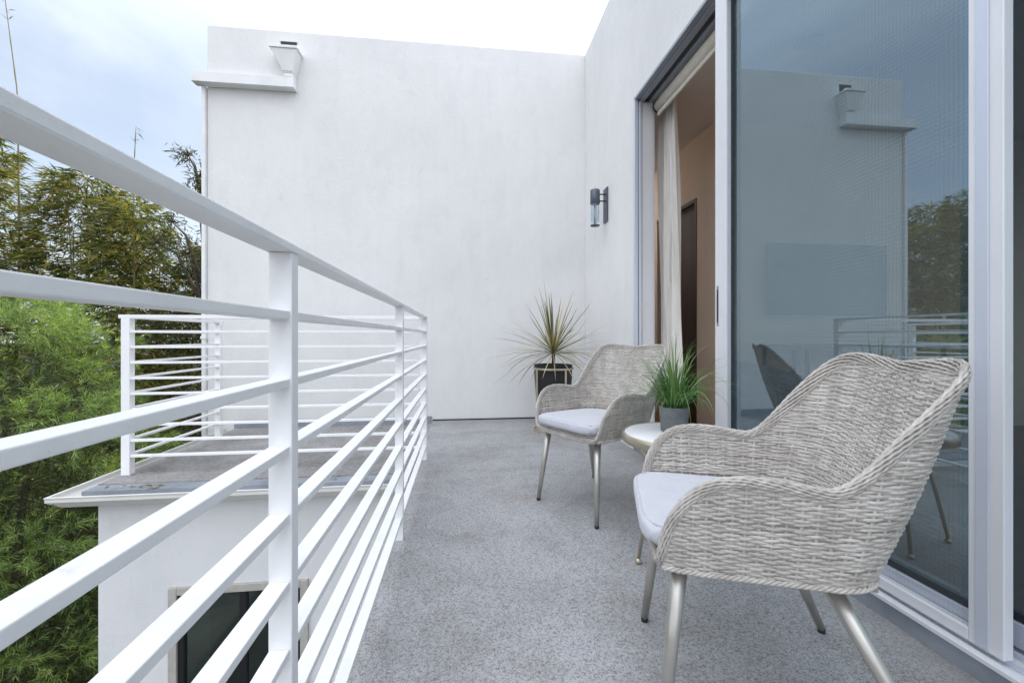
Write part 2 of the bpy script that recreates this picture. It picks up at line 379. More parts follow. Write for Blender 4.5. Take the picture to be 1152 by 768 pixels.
bars(MB(), (-.020, .005, OT0 + .01, JT - .002, .0585, .0725), (.0055, .30, OT0 + .01, JT - .0352, .0585, .066)).build('sill_track', M['alu_light'], fr, .002)
bars(MB(), (.024, .029, OT0 + .01, JT - .036, .0665, .082), (.078, .084, OT0 + .01, JT - .036, .0665, .082), (.13, .136, OT0 + .01, JT - .036, .0665, .082)).build('sill_rib', M['alu'], fr)
MB().box(.052, .056, JT - .0375, JT - .0345, .98, 1.20).build('strike_plate', M['brass'], fr)

# insect screen door
ZT = HEAD - .037
sd = thing('screen_door', 'sliding insect screen door with pale frame beside the open gap', 'screen door', (WS, 0, 0))
X0, X1 = .004, .034
bars(MB(), (X0, X1, 2.075, 2.172, .083, ZT), (X0, X1, .925, 1.003, .083, ZT), (X0, X1, 1.0035, 2.0745, .083, .118), (X0, X1, 1.0035, 2.0745, ZT - .05, ZT)).build('frame', M['alu_light'], sd, .003)
bars(MB(), (X0 - .004, X0 - .0003, .955, .985, .086, ZT - .003)).build('frame_rib', M['alu'], sd, .0015)
MB().add([(X0 + .010, 1.0035, .118), (X0 + .010, 2.0745, .118), (X0 + .010, 2.0745, ZT - .05), (X0 + .010, 1.0035, ZT - .05)], [(0, 1, 2, 3)]).build('mesh_screen', M['screen'], sd)
bars(MB(), (X0 - .0015, X0 + .002, 2.140, 2.156, .98, 1.20)).build('handle_plate', M['alu_dark'], sd)
bars(MB(), (X0 - .004, X0 - .0017, 2.143, 2.153, 1.00, 1.18)).build('pull', M['black'], sd, .002)
bars(MB(), (X1 + .001, X1 + .0025, 1.0040, 1.010, .119, ZT - .051), (X1 + .001, X1 + .0025, 2.068, 2.0740, .119, ZT - .051)).build('gasket', M['rubber'], sd)

def glass_door(label, s0, t0, t1, wst=.075):
    g = thing('sliding_glass_door', label, 'glass door', (WS, 0, 0), group='sliding glass doors')
    a, b = s0, s0 + .038
    bars(MB(), (a, b, t1 - wst, t1, .083, ZT), (a, b, t0, t0 + wst, .083, ZT), (a, b, t0 + wst + .0005, t1 - wst - .0005, .083, .150), (a, b, t0 + wst + .0005, t1 - wst - .0005, ZT - .07, ZT)).build('frame', M['alu'], g, .003)
    w = wst + .001
    bars(MB(), (a + .008, b - .008, t1 - w - .014, t1 - w, .151, ZT - .071), (a + .008, b - .008, t0 + w, t0 + w + .014, .151, ZT - .071),
         (a + .008, b - .008, t0 + w + .0145, t1 - w - .0145, .151, .172), (a + .008, b - .008, t0 + w + .0145, t1 - w - .0145, ZT - .09, ZT - .071)).build('gasket', M['rubber'], g)
    x = a + .010
    MB().add([(x, t0 + w + .005, .155), (x, t1 - w - .005, .155), (x, t1 - w - .005, ZT - .075), (x, t0 + w + .005, ZT - .075)], [(0, 1, 2, 3)]).build('glass_pane', M['glass'], g)
    return g
glass_door('glass door panel standing directly behind the insect screen', .0375, .955, 2.172, .062)
glass_door('nearest glass door panel at the right, without a screen over it', .104, -.25, 1.095)
glass_door('glass door panel beside the camera, hardly in view', .052, -1.5, -.18)

rb = thing('roller_blind', 'cream roller blind rolled up under the door head', 'blind', (WS + .175, 0, HEAD - .075))
MB().tube([(.02, JT - .05, 0), (.02, -1.8, 0)], .048, 24).build('fabric_roll', M['blind'], rb)
MB().tube([(.02, JT - .035, 0), (.02, JT - .049, 0)], .053, 24).build('end_cap', M['black'], rb)
B('hem_bar', M['blind'], rb, -.004, .012, -1.8, JT - .06, -.085, -.055, bevel=.003)
# curtain with folds
cu = thing('curtain', 'gathered beige linen curtain hanging just inside the opening', 'curtain', (WS + .27, 3.10, 0))
mb = MB(); nu, nv = 120, 30; V = []
for j in range(nv):
    fz = j / (nv - 1); z = .03 + fz * 2.79
    wdt = .25 + .15 * (1 - fz) ** 1.1 - .02 * math.exp(-((fz - .42) / .3) ** 2)
    for i in range(nu):
        u = i / (nu - 1); amp = .030 * (.75 + .25 * math.sin(3 * z + u * 9))
        V.append((.02 + amp * math.sin(u * 2 * math.pi * 7 + .5 * math.sin(z * 1.3)) + .012 * math.sin(u * 21 + z), .29 - u * wdt + .006 * math.sin(u * 30 + z * 2), z))
F = [(j * nu + i, j * nu + i + 1, (j + 1) * nu + i + 1, (j + 1) * nu + i) for j in range(nv - 1) for i in range(nu - 1)]
mb.add(V, F, True).build('drape', M['curtain'], cu)
MB().tube([(-.035, .02, 2.72), (-.03, .018, 2.0), (-.032, .02, 1.35)], .004, 8).build('pull_wand', M['alu_light'], cu)

# ------------------------------------------------------------------ rain scupper on the end wall
rs = thing('rainwater_hopper', 'white sheet metal rain hopper emptying into a box channel high on the end wall', 'rain hopper', (-1.80, WT, 3.6))
def frustum(mb, x0, x1, y0, y1, z0, X0_, X1_, Y0_, Y1_, z1):
    V = [(x0, y0, z0), (x1, y0, z0), (x1, y1, z0), (x0, y1, z0), (X0_, Y0_, z1), (X1_, Y0_, z1), (X1_, Y1_, z1), (X0_, Y1_, z1)]
    return mb.add(V, [(0, 3, 2, 1), (4, 5, 6, 7), (0, 1, 5, 4), (1, 2, 6, 5), (2, 3, 7, 6), (3, 0, 4, 7)])
sm = simple('painted_sheet_metal', (.76, .77, .77), .5, 0, .06, 6)
frustum(MB(), -.045, .057, -.11, -.002, .052, -.148, .108, -.148, -.002, .262).build('hopper', sm, rs, .003)
B('hopper_lip', sm, rs, -.158, .118, -.158, -.0015, .263, .290, bevel=.003)
B('neck', sm, rs, -.040, .056, -.100, -.003, .0, .051, bevel=.002)
B('collar', sm, rs, -.046, .060, -.106, -.003, .040, .049, bevel=.002)
B('outlet_slot_shade', M['black'], rs, -.105, .055, -.004, -.001, .300, .420)  # black slab on the wall, painted shade in place of a hole
B('slot_rim', sm, rs, -.115, .065, -.012, -.0008, .421, .426, bevel=.002)
ch = thing('rain_channel', 'white box channel running left along the end wall to the corner', 'gutter', (-1.80, WT, 3.495))
B('channel', sm, ch, -.92, .057, -.100, -.002, 0, .104, bevel=.003)
B('downpipe', sm, ch, -.865, -.829, -.03, .05, -6.7, -.001, bevel=.006)
for z in (-2.6,): B('strap', sm, ch, -.872, -.822, -.036, .055, z, z + .03, bevel=.002)

# ------------------------------------------------------------------ wall sconce
sc_ = thing('wall_lamp', 'dark grey cylinder wall lamp with a clear glass tube', 'wall lamp', (WS, 3.93, 2.0))
B('back_plate', M['sconce'], sc_, -.014, -.001, -.055, .055, .03, .36, bevel=.002)
x0 = -.115
MB().lathe([(0, .340), (.042, .340), (.046, .336), (.046, .205), (.043, .202), (0, .202)], (x0, 0, 0), 28).build('shade', M['sconce'], sc_)
MB().lathe([(.007, .341), (.007, .365), (0, .367)], (x0, 0, 0), 12).build('finial', M['brass'], sc_)
MB().lathe([(.040, .2015), (.040, .03), (.037, .03), (.037, .2015)], (x0, 0, 0), 28).build('glass_tube', M['lamp_glass'], sc_)
for a in (0, 180): MB().tube([(x0 + .041 * math.cos(R(a + 60)), .041 * math.sin(R(a + 60)), .202), (x0 + .041 * math.cos(R(a + 60)), .041 * math.sin(R(a + 60)), -.005)], .0035, 6).build('rod', M['sconce'], sc_)
MB().lathe([(0, .02), (.012, .02), (.012, .075), (.006, .20), (0, .20)], (x0, 0, 0), 12).build('bulb', M['alu_light'], sc_)
MB().lathe([(0, 0), (.044, 0), (.044, -.01), (0, -.012)], (x0, 0, 0), 24).build('bottom_ring', M['sconce'], sc_)
for z in (.30, .235): MB().tube([(-.012, 0, z), (x0 + .04, 0, z)], .007, 10).build('arm', M['sconce'], sc_)

# ------------------------------------------------------------------ railings
SP = .1072; TOP = 1.072
ml = thing('balcony_railing', 'white metal railing with flat horizontal bars along the open side of the balcony', 'railing', (-.27, 0, 0))
posts = [-1.77, -.535, .70, 1.935, 3.172]
for i, t in enumerate(posts):
    w = .036 if i < 4 else .052
    B('post', M['rail'], ml, -w, 0, t, t + .026 + (.02 if i == 4 else 0), 0.0005, TOP - .0138, bevel=.0018)
B('top_rail', M['rail'], ml, -.040, .0015, -2.3, 3.222, TOP - .0135, TOP, bevel=.0018)
edges = [-2.3] + posts
for k in range(1, 10):
    z = TOP - k * SP
    for i in range(5):
        B('rail', M['rail'], ml, -.0345, -.0035, edges[i] + (.0262 if i else 0), edges[i + 1] - .0002, z - .0135, z, bevel=.0015)

rl = thing('roof_railing', 'white metal railing enclosing the lower roof beyond the balcony', 'railing', (0, 0, 0))
A0 = (-2.30, 3.15)
PZ = .055
B('post', M['rail'], rl, A0[0] - .027, A0[0] + .027, A0[1], A0[1] + .05, -.029, TOP - .0255, bevel=.002)
B('post', M['rail'], rl, -2.335, -2.285, 4.25, 4.30, -.029, TOP - .0255, bevel=.002)
B('top_rail', M['rail'], rl, A0[0] - .045, -.323, A0[1] + .002, A0[1] + .048, TOP - .025, TOP, bevel=.002)
B('top_rail', M['rail'], rl, -2.334, -2.290, A0[1] + .0485, 4.33, TOP - .0252, TOP - .0002, bevel=.002)
for k in range(1, 10):
    z = TOP - k * SP
    B('rail', M['rail'], rl, A0[0] + .0272, -.3222, A0[1] + .006, A0[1] + .040, z - .016, z, bevel=.0015)
    B('rail', M['rail'], rl, -2.325, -2.297, A0[1] + .0502, 4.2498, z - .016, z, bevel=.0015)

# ------------------------------------------------------------------ lower wing with roof
lw = thing('lower_wing', 'low white stucco wing with a flat grey roof beyond the railing', 'building', (0, 0, 0))
WX0, WX1, WZ1 = -1.872, -1.02, -.685
B('wall', M['stucco_low'], lw, -2.285, WX0, 2.92, WT - .002, -3.3, -.110)
B('wall', M['stucco_low'], lw, WX0 + .0005, WX1, 2.92, WT - .002, WZ1, -.1102)
B('wall', M['stucco_low'], lw, WX1 + .0005, -.32, 2.92, WT - .002, -3.3, -.1101)
B('wall', M['stucco_low'], lw, WX0 + .0005, WX1, 2.925, WT - .002, -3.3, -2.2)
B('roof', M['roof'], lw, -2.342, -.337, 2.99, WT - .013, -.159, -.030)
B('edge_flashing', M['flashing'], lw, -2.344, -.337, 2.875, 2.989, -.109, -.036)
B('wall_flashing', M['flashing'], lw, -2.36, -.34, WT - .012, WT - .001, -.03, .05)
g = MB()
prof = [(0, 0), (-.012, 0), (-.014, -.018), (-.03, -.03), (-.032, -.05), (-.055, -.068), (-.075, -.072), (-.10, -.105), (-.10, -.112), (0, -.112)]
# ogee gutter along the front and the left: sweep with a mitred corner
def gut(mb):
    P = []
    for (o, z) in prof:
        q = .112 + o
        P.append([(-.34, 2.875 - q, -.03 + z), (-2.345 - q, 2.875 - q, -.03 + z), (-2.345 - q, 4.63, -.03 + z)])
    V = [p for row in P for p in row]; F = []
    n = len(P)
    for i in range(n):
        j = (i + 1) % n
        for k in range(2): F.append((i * 3 + k, j * 3 + k, j * 3 + k + 1, i * 3 + k + 1))
    return mb.add(V, F)
gp = [(0, 0), (-.004, -.014), (-.004, -.030), (-.018, -.045), (-.030, -.050), (-.045, -.070), (-.060, -.080), (-.110, -.080), (-.110, -.070), (-.060, -.070), (-.052, -.060), (-.022, -.036), (-.016, -.028), (-.016, 0)]
prof = gp
gut(g).build('gutter', M['gutter'], lw, .001)
wf = bars(MB(), (WX0, WX0 + .05, 2.90, 2.96, -2.2, WZ1), (WX1 - .05, WX1, 2.90, 2.96, -2.2, WZ1), (WX0 + .0505, WX1 - .0505, 2.901, 2.959, WZ1 - .05, WZ1), (WX0 + .0505, WX1 - .0505, 2.901, 2.959, -2.2, -2.15)).build('window_frame', simple('beige_window_frame', (.42, .40, .37), .5), lw, .004)
bars(MB(), (WX0 + .051, WX0 + .085, 2.915, 2.95, -2.149, WZ1 - .051), (WX1 - .085, WX1 - .051, 2.915, 2.95, -2.149, WZ1 - .051), (-1.45, -1.41, 2.915, 2.95, -2.149, WZ1 - .051)).build('sash', M['black'], wf)
MB().add([(WX0 + .085, 2.935, -2.149), (WX1 - .085, 2.935, -2.149), (WX1 - .085, 2.935, WZ1 - .051), (WX0 + .085, 2.935, WZ1 - .051)], [(0, 1, 2, 3)]).build('window_pane', M['window_glass'], wf)
B('window_recess', M['black'], lw, WX0 + .001, WX1 - .001, 3.35, 3.38, -2.19, WZ1 - .001)
# little wind-blown leaf litter lying in the gutter
mb = MB()
Q = []
for i in range(46):
    if i < 26: p = np.array([-2.0 + rng.normal(0, .10), 2.93 + rng.normal(0, .025), -.033])
    else: p = np.array([rng.uniform(-2.3, -.5), 2.935 + rng.normal(0, .03), -.034])
    a = rng.uniform(0, 6.28); d_ = np.array([math.cos(a), math.sin(a), rng.uniform(-.1, .4)]) * rng.uniform(.015, .035); w_ = np.array([-math.sin(a), math.cos(a), .2]) * .005
    Q.append([p - d_, p + w_, p + d_, p - w_])
lit = mb.quads(Q).build('leaf_litter', M['spike_leaf']); lit['kind'] = 'stuff'; lit['label'] = 'dry leaf litter lying in the roof edge'; lit['category'] = 'leaves'

# ------------------------------------------------------------------ wicker chairs
LS, LA, LB = .337, .157, .135; HALF = LS + LA + LB; TOTL = 2 * HALF
hs = np.array([0, .006, .020, .045, .075, .110, .160, .220, .272, .307, .330, .354, .378, .400, .420, .440, .462, .492, .629]) if 1 else np.array([0, .006, .020, .045, .075, .110, .160, .230, .290, .325, .348, .372, .396, .418, .438, .458, .480, .51, .647])
hz = np.array([.425, .480, .530, .574, .604, .622, .630, .627, .618, .614, .630, .668, .722, .778, .824, .853, .864, .864, .850])
# smooth the rim profile
_s = np.linspace(0, HALF, 400); _h = np.interp(_s, hs, hz)
_k = np.hanning(19); _k /= _k.sum(); _hp = np.concatenate([np.full(9, _h[0]), _h, np.full(9, _h[-1])]); _h2 = np.convolve(_hp, _k, 'valid'); _h2[0] = _h[0]
def hrim(s):
    s = np.minimum(s, TOTL - s); return np.interp(s, _s, _h2)
def surf(s, z):
    """point on the shell for arc length s (sitter's left front -> back -> right front) and height z; plus outward normal"""
    s = np.asarray(s, float); z = np.broadcast_to(np.asarray(z, float), s.shape)
    sg = np.where(s <= HALF, -1., 1.); q = np.minimum(s, TOTL - s)
    x = np.empty_like(q); y = np.empty_like(q); nx = np.empty_like(q); ny = np.empty_like(q)
    a = q <= LS; x[a] = .232; y[a] = .252 - q[a]; nx[a] = 1; ny[a] = 0
    b = (q > LS) & (q <= LS + LA); th = (q[b] - LS) / LA * math.pi / 2; x[b] = .132 + .1 * np.cos(th); y[b] = -.085 - .1 * np.sin(th); nx[b] = np.cos(th); ny[b] = -np.sin(th)
    c = q > LS + LA; x[c] = .132 - (q[c] - LS - LA); y[c] = -.185; nx[c] = 0; ny[c] = -1
    # front: curl inwards slightly
    e = np.clip((.10 - q) / .10, 0, 1); x = x - .012 * e ** 2
    wz = (z - .41)
    wback = np.clip((q - .22) / .30, 0, 1); wback = wback * wback * (3 - 2 * wback)
    side = 1 - wback
    x = x + side * (.030 * np.sin(np.clip(wz / .22, 0, 1.2) * math.pi / 2)) + wback * nx * .035 * np.clip(wz / .4, 0, 1)
    cor = np.exp(-((q - .43) / .055) ** 2) * np.clip(wz / .4, 0, 1.1)
    x = x + .020 * cor; y = y - .022 * cor
    y = y - wback * (.300 * wz) - .010 * np.sin(np.clip(wz / .45, 0, 1) * math.pi) * wback
    y = y + .05 * np.clip(1 - q / .2, 0, 1) * np.clip(.06 - wz, 0, .06) * -1.0
    # back panel slightly hollow
    y = y - .012 * np.cos(np.clip(x / .24, -1, 1) * math.pi / 2) * wback
    P = np.stack([x * sg, y, z], -1); Nn = np.stack([nx * sg, ny, np.zeros_like(nx)], -1)
    return P, Nn
def make_chair(label):
    root = thing('wicker_armchair', label, 'armchair', group='grey wicker armchairs on the balcony')
    zb = .412
    shell = MB()
    pitch = .0061; k = 0; z = zb + .008
    while z < .856:
        ok = np.linspace(0, TOTL, 1500); m_ = hrim(ok) - .006 > z
        # contiguous runs
        idx = np.where(m_)[0]
        if len(idx):
            runs = np.split(idx, np.where(np.diff(idx) > 1)[0] + 1)
            for run in runs:
                a, b = ok[run[0]], ok[run[-1]]
                if b - a < .02: continue
                n = max(6, int((b - a) / .0045)); s = np.linspace(a, b, n)
                ph = 2 * math.pi * (s / .050) + math.pi * (k % 2)
                off = .0019 * np.tanh(1.5 * np.sin(ph)) * (1 + .25 * np.sin(s * 17 + k * 5.3))
                zz = z + .0010 * np.sin(s * 37 + k * 2.1) + .0006 * rng.normal(size=n).cumsum() * .25 + .0007 * np.sin(s * 140 + k)
                P, Nn = surf(s, zz)
                # flat cane: swells where it passes outside a stake, tucks in behind the next
                Q = P + Nn * off[:, None]
                shell.tube(Q, (.0018 + .0004 * np.abs(np.sin(ph))), 8, nrm=Nn, r2=.0030 + .0007 * np.abs(np.sin(ph)) + .0002 * np.sin(s * 210 + k * 3), cap=True)
                if k % 2 == 0:
                    Q2 = P - Nn * off[:, None] * .55; Q2[:, 2] += pitch * .5
                    shell.tube(Q2, .0014, 5, nrm=Nn, r2=.0018, cap=True)
        z += pitch; k += 1
    for s0 in np.arange(.0125, TOTL, .025):
        h = float(hrim(np.array([s0]))[0]) - .004
        zz = np.linspace(zb, h, max(3, int((h - zb) / .02)))
        P, Nn = surf(np.full(len(zz), s0), zz)
        shell.tube(P, .0024, 5, nrm=Nn, r2=.004, cap=False)
    # front band under the cushion
    fx = np.linspace(-.222, .222, 100)
    for k in range(4):
        zz = zb + .004 + k * .0086
        Pf = np.stack([fx, .254 - .02 * (np.abs(fx) / .222) ** 6 + .0028 * np.sin(2 * math.pi * fx / .05 + math.pi * (k % 2)), np.full_like(fx, zz) - .012 * np.cos(fx / .222 * math.pi / 2)], -1)
        shell.tube(Pf, .0024, 6, nrm=np.tile([0, 1., 0], (100, 1)), r2=.0042)
    # woven seat pan
    for k in range(50):
        y = -.19 + k * .0088; w = .222 if y > -.09 else .13 + .092 * math.sqrt(max(0, 1 - ((-.09 - y) / .11) ** 2))
        xx = np.linspace(-w, w, 60)
        Pf = np.stack([xx, np.full_like(xx, y), .409 - .006 + .0025 * np.sin(2 * math.pi * xx / .05 + math.pi * (k % 2))], -1)
        shell.tube(Pf, .0042, 5, nrm=np.tile([0, 1., 0], (60, 1)), r2=.0024)
    shell.build('woven_shell', M['wicker'], root)
    # thin dark sheet, its colour standing in for shade in the weave gaps
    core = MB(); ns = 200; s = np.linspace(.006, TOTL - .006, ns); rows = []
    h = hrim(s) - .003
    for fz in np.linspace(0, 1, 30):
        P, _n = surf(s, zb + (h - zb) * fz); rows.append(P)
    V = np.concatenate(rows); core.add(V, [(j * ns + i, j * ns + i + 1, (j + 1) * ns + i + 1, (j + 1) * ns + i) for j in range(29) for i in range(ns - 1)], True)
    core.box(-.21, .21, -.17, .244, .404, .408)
    co = core.build('shell_shade_sheet', M['wicker_core'], root)
    # braided rim: closed loop over arms, wings and back and across the front
    s = np.concatenate([np.linspace(0, .12, 40), np.linspace(.123, TOTL - .123, 330), np.linspace(TOTL - .12, TOTL, 40)])
    P, Nn = surf(s, hrim(s) - .003)
    nf = 60; u = np.linspace(0, 1, nf + 2)[1:-1]; a = P[-1]; b = P[0]
    Fp = a[None] * (1 - u)[:, None] + b[None] * u[:, None]
    Fp[:, 1] += .010 * np.sin(u * math.pi) ** .5; Fp[:, 2] += -.016 * np.sin(u * math.pi) ** .35
    Fn = np.zeros_like(Fp); Fn[:, 1] = 1
    # blend normals at the corners
    for i in range(8):
        w = i / 8; Fn[i] = Nn[-1] * (1 - w) + Fn[i] * w; Fn[-1 - i] = Nn[0] * (1 - w) + Fn[-1 - i] * w
    P = np.concatenate([P, Fp]); Nn = np.concatenate([Nn, Fn])
    for _ in range(3): P = (np.roll(P, 1, 0) + 2 * P + np.roll(P, -1, 0)) / 4; Nn = (np.roll(Nn, 1, 0) + Nn + np.roll(Nn, -1, 0)) / 3
    # resample evenly
    L = np.concatenate([[0], np.cumsum(np.linalg.norm(np.roll(P, -1, 0) - P, axis=1))]); tot = L[-1]
    M_ = 620; t = np.linspace(0, tot, M_, endpoint=False)
    Pc = np.vstack([P, P[:1]]); Nc = np.vstack([Nn, Nn[:1]])
    P = np.stack([np.interp(t, L, Pc[:, i]) for i in range(3)], -1); Nn = np.stack([np.interp(t, L, Nc[:, i]) for i in range(3)], -1)
    Nn /= np.linalg.norm(Nn, axis=1)[:, None]
    T = np.roll(P, -1, 0) - np.roll(P, 1, 0); T /= np.linalg.norm(T, axis=1)[:, None]
    Nn = Nn - T * np.sum(Nn * T, 1)[:, None]; Nn /= np.linalg.norm(Nn, axis=1)[:, None]
    Bn = np.cross(T, Nn)
    rim = MB(); turns = 5
    nst = 10
    rw = .0100 + .0055 * np.clip((P[:, 2] - .63) / .1, 0, 1)
    for j in range(nst):
        ph = 2 * math.pi * (j / nst) + 2 * math.pi * turns * np.arange(M_) / M_
        wv = 2 * math.pi * (np.arange(M_) / M_ * 120 + j * .37)
        Q = P + Nn * (.0052 * np.cos(ph) + .0009 * np.sin(wv))[:, None] + Bn * (rw * np.sin(ph) + .0008 * np.cos(wv))[:, None]
        rim.tube(Q, .0031, 6, nrm=Nn, closed=True)
    rim.build('braided_rim', M['wicker'], root)
    rc = MB().tube(P, .0050, 8, nrm=Nn, r2=.0095, closed=True).build('rim_core', M['wicker_core'], root)
    # bottom border
    s = np.linspace(0, TOTL, 300); P, Nn = surf(s, np.full(300, zb + .001)); bd = MB()
    for j in range(3):
        ph = 2 * math.pi * (j / 3) + s / TOTL * 2 * math.pi * 34
        Q = P + Nn * (.003 + .0035 * np.cos(ph))[:, None]; Q[:, 2] += .0035 * np.sin(ph)
        bd.tube(Q, .0032, 6, nrm=Nn)
    bd.build('bottom_border', M['wicker'], root)
    # seat cushion
    cu_ = MB(); n = 44; V = []; F = []
    for side in (1, -1):
        base = len(V)
        for j in range(n):
            for i in range(n):
                a_ = math.sin((i / (n - 1) - .5) * math.pi); b_ = math.sin((j / (n - 1) - .5) * math.pi)
                yy = .055 + .236 * b_
                hw = .217 - .05 * max(0, -b_) ** 1.5
                # rounded plan corners
                px_, py_ = a_, b_
                rr = (abs(px_) ** 7 + abs(py_) ** 7) ** (1 / 7) or 1
                mx_ = max(abs(px_), abs(py_))
                k_ = mx_ / rr if rr > 0 else 1
                fall = (max(0, 1 - abs(a_) ** 11) ** .24) * (max(0, 1 - abs(b_) ** 11) ** .24)
                th_ = .030 if side > 0 else .026
                zc = .462 + .004 * b_
                V.append((a_ * k_ * hw, .055 + (yy - .055) * k_, zc + side * th_ * fall + (.006 * (1 - a_ * a_) * (1 - b_ * b_) if side > 0 else 0)))
        for j in range(n - 1):
            for i in range(n - 1):
                q = (base + j * n + i, base + j * n + i + 1, base + (j + 1) * n + i + 1, base + (j + 1) * n + i)
                F.append(q if side > 0 else q[::-1])
    cu_.add(V, F, True); co2 = cu_.build('seat_cushion', M['cushion'], root)
    mg = co2.modifiers.new('Weld', 'WELD'); mg.merge_threshold = .0008
    for zz in (.024, -.020):
        pp = []
        for k in range(160):
            th = 2 * math.pi * k / 160; cx, cy = math.cos(th), math.sin(th)
            e = .962 / ((abs(cx) ** 6 + abs(cy) ** 6) ** (1 / 6)); a_, b_ = cx * e, cy * e
            hw = .217 - .05 * max(0, -b_) ** 1.5
            pp.append((a_ * hw, .055 + .236 * b_, .462 + zz + .004 * b_))
        MB().tube(pp, .0019, 6, closed=True).build('piping', M['cushion'], co2)
    # legs
    for sx in (-1, 1):
        for (fx_, fy_, tx, ty, tz) in ((.217, .25, .180, .205, .402), (.288, -.285, .160, -.095, .402)):
            a = np.array([sx * tx, ty, tz]); b = np.array([sx * fx_, fy_, 0.012])
            lg = MB().tube([a, a * .5 + b * .5, b], [.0185, .0150, .0112], 20).build('leg', M['leg'], root)
            MB().tube([b + (a - b) * .004, b * 1.0 - [0, 0, .0115]], [.0118, .0105], 16).build('foot_cap', M['foot'], lg)
    # seat frame under the pan
    for bx in ((-.18, .18, .19, .215, .388, .402), (-.16, .16, -.11, -.085, .388, .402)): B('seat_frame', M['leg'], root, *bx, bevel=.003)
    return root
def copy_tree(o, parent=None):
    c = o.copy(); C.objects.link(c); c.parent = parent
    for chd in list(o.children): copy_tree(chd, c)
    return c
ch1 = make_chair('nearest grey wicker armchair with pale cushion, side on, beside the glass door')
ch1.location = (.749, 1.011, 0); ch1.rotation_euler.z = 2.799 - math.pi / 2
ch2 = copy_tree(ch1); ch2['label'] = 'farther grey wicker armchair with pale cushion, facing the camera beside the spiky plant'
ch2.location = (.748, 2.264, 0); ch2.rotation_euler.z = -2.62 - math.pi / 2

# ------------------------------------------------------------------ side table
TX, TY = .925, 1.71
tb = thing('side_table', 'small round white side table with brass rim between the chairs', 'table', (TX, TY, 0))
MB().lathe([(0, .505), (.222, .505), (.226, .502), (.226, .484), (0, .484)], seg=64).build('table_top', M['marble'], tb)
MB().lathe([(.2262, .503), (.231, .507), (.234, .505), (.234, .468), (.229, .466), (.2262, .468)], seg=64).build('rim_band', M['brass'], tb)
for (fx_, fy_) in ((-.216, -.08), (.092, -.178), (.11, .20)):
    a = np.array([fx_ * .55, fy_ * .55, .484]); b = np.array([fx_, fy_, .018])
    lg = MB().tube([a, b], [.0095, .0070], 14).build('leg', M['brass'], tb)
    MB().lathe([(0, 0), (.008, .001), (.0125, .007), (.013, .012), (.010, .020), (0, .024)], (fx_, fy_, 0), 16).build('ball_foot', M['brass'], lg)
# potted grass
PX, PY = .925, 1.75
pg = thing('grass_pot', 'bushy green potted grass in a grey concrete pot on the side table', 'plant', (PX, PY, .506))
MB().lathe([(0, 0), (.052, 0), (.055, .004), (.064, .106), (.064, .110), (.058, .110), (.055, .090), (0, .088)], seg=40).build('pot', M['pot_concrete'], pg)
MB().lathe([(0, .098), (.056, .096)], seg=24).build('soil', M['soil'], pg)
def blades(n, c, length, width, spread, droop, seg=7, base_r=.03, flat=True, elev=(50, 88), zmin=-9, curlp=2.0, taper=1.6):
    mb = MB()
    for i in range(n):
        az = rng.uniform(0, 2 * math.pi); el = R(rng.uniform(*elev)); Ln = rng.uniform(*length); w = rng.uniform(*width)
        d0 = np.array([math.cos(az) * math.cos(el), math.sin(az) * math.cos(el), math.sin(el)])
        p = np.array(c, float) + np.array([math.cos(az), math.sin(az), 0]) * rng.uniform(0, base_r)
        dr = rng.uniform(*droop); pts = []; 
        side = np.array([-math.sin(az), math.cos(az), rng.uniform(-.3, .3)]); side /= np.linalg.norm(side)
        dd = d0.copy()
        for k in range(seg + 1):
            f = k / seg; ww = w * (1 - f ** taper) * (.45 + 1.4 * min(f * 3, .45)) + .0003
            pts.append((p - side * ww / 2, p + side * ww / 2))
            dd = dd + np.array([0, 0, -1]) * dr * (f ** (curlp - 1)) / seg; dd /= np.linalg.norm(dd)
            p = p + dd * Ln / seg
            p[2] = max(p[2], zmin)
        V = [q for pr in pts for q in pr]
        mb.add(V, [(2 * k, 2 * k + 1, 2 * k + 3, 2 * k + 2) for k in range(seg)], True)
    return mb
blades(300, (0, 0, .095), (.14, .37), (.0035, .0065), .3, (1.8, 7.0), seg=10, base_r=.045, elev=(42, 89), zmin=.0).build('grass_leaves', M['grass_leaf'], pg)
# planter with spiky plant
pl = thing('spiky_plant', 'spiky dry-tipped plant in a black pot on a brass stand in the far corner', 'plant', (.885, 4.06, 0))
for a in (205, 295, 25, 115):
    x, y = .196 * math.cos(R(a)), .196 * math.sin(R(a))
    B('stand_leg', M['brass'], pl, x - .010, x + .010, y - .006, y + .006, .0005, .618, bevel=.002)
MB().lathe([(.188, .600), (.203, .600), (.203, .618), (.188, .618), (.188, .600)], seg=48, smooth=False).build('stand_ring', M['brass'], pl)
MB().lathe([(.188, .0), (.203, .0), (.203, .014), (.188, .014), (.188, .0)], seg=48, smooth=False).build('stand_ring', M['brass'], pl)
MB().lathe([(0, .24), (.150, .24), (.165, .255), (.186, .52), (.187, .632), (.193, .640), (.190, .645), (.178, .645), (.175, .60), (0, .598)], seg=48).build('pot', M['pot_black'], pl)
MB().lathe([(0, .612), (.176, .606)], seg=24).build('soil', M['soil'], pl)
MB().tube([(0, 0, .60), (.004, .002, .70), (0, 0, .80)], [.018, .016, .02], 10).build('stem', M['bark'], pl)
lv = blades(50, (0, 0, .77), (.50, .76), (.010, .017), .2, (.10, .8), 8, .012, elev=(2, 84), zmin=.2, taper=3)
lv2 = blades(64, (0, 0, .76), (.50, .80), (.010, .016), .2, (.4, 1.6), 8, .014, elev=(-22, 30), zmin=.2, taper=3)
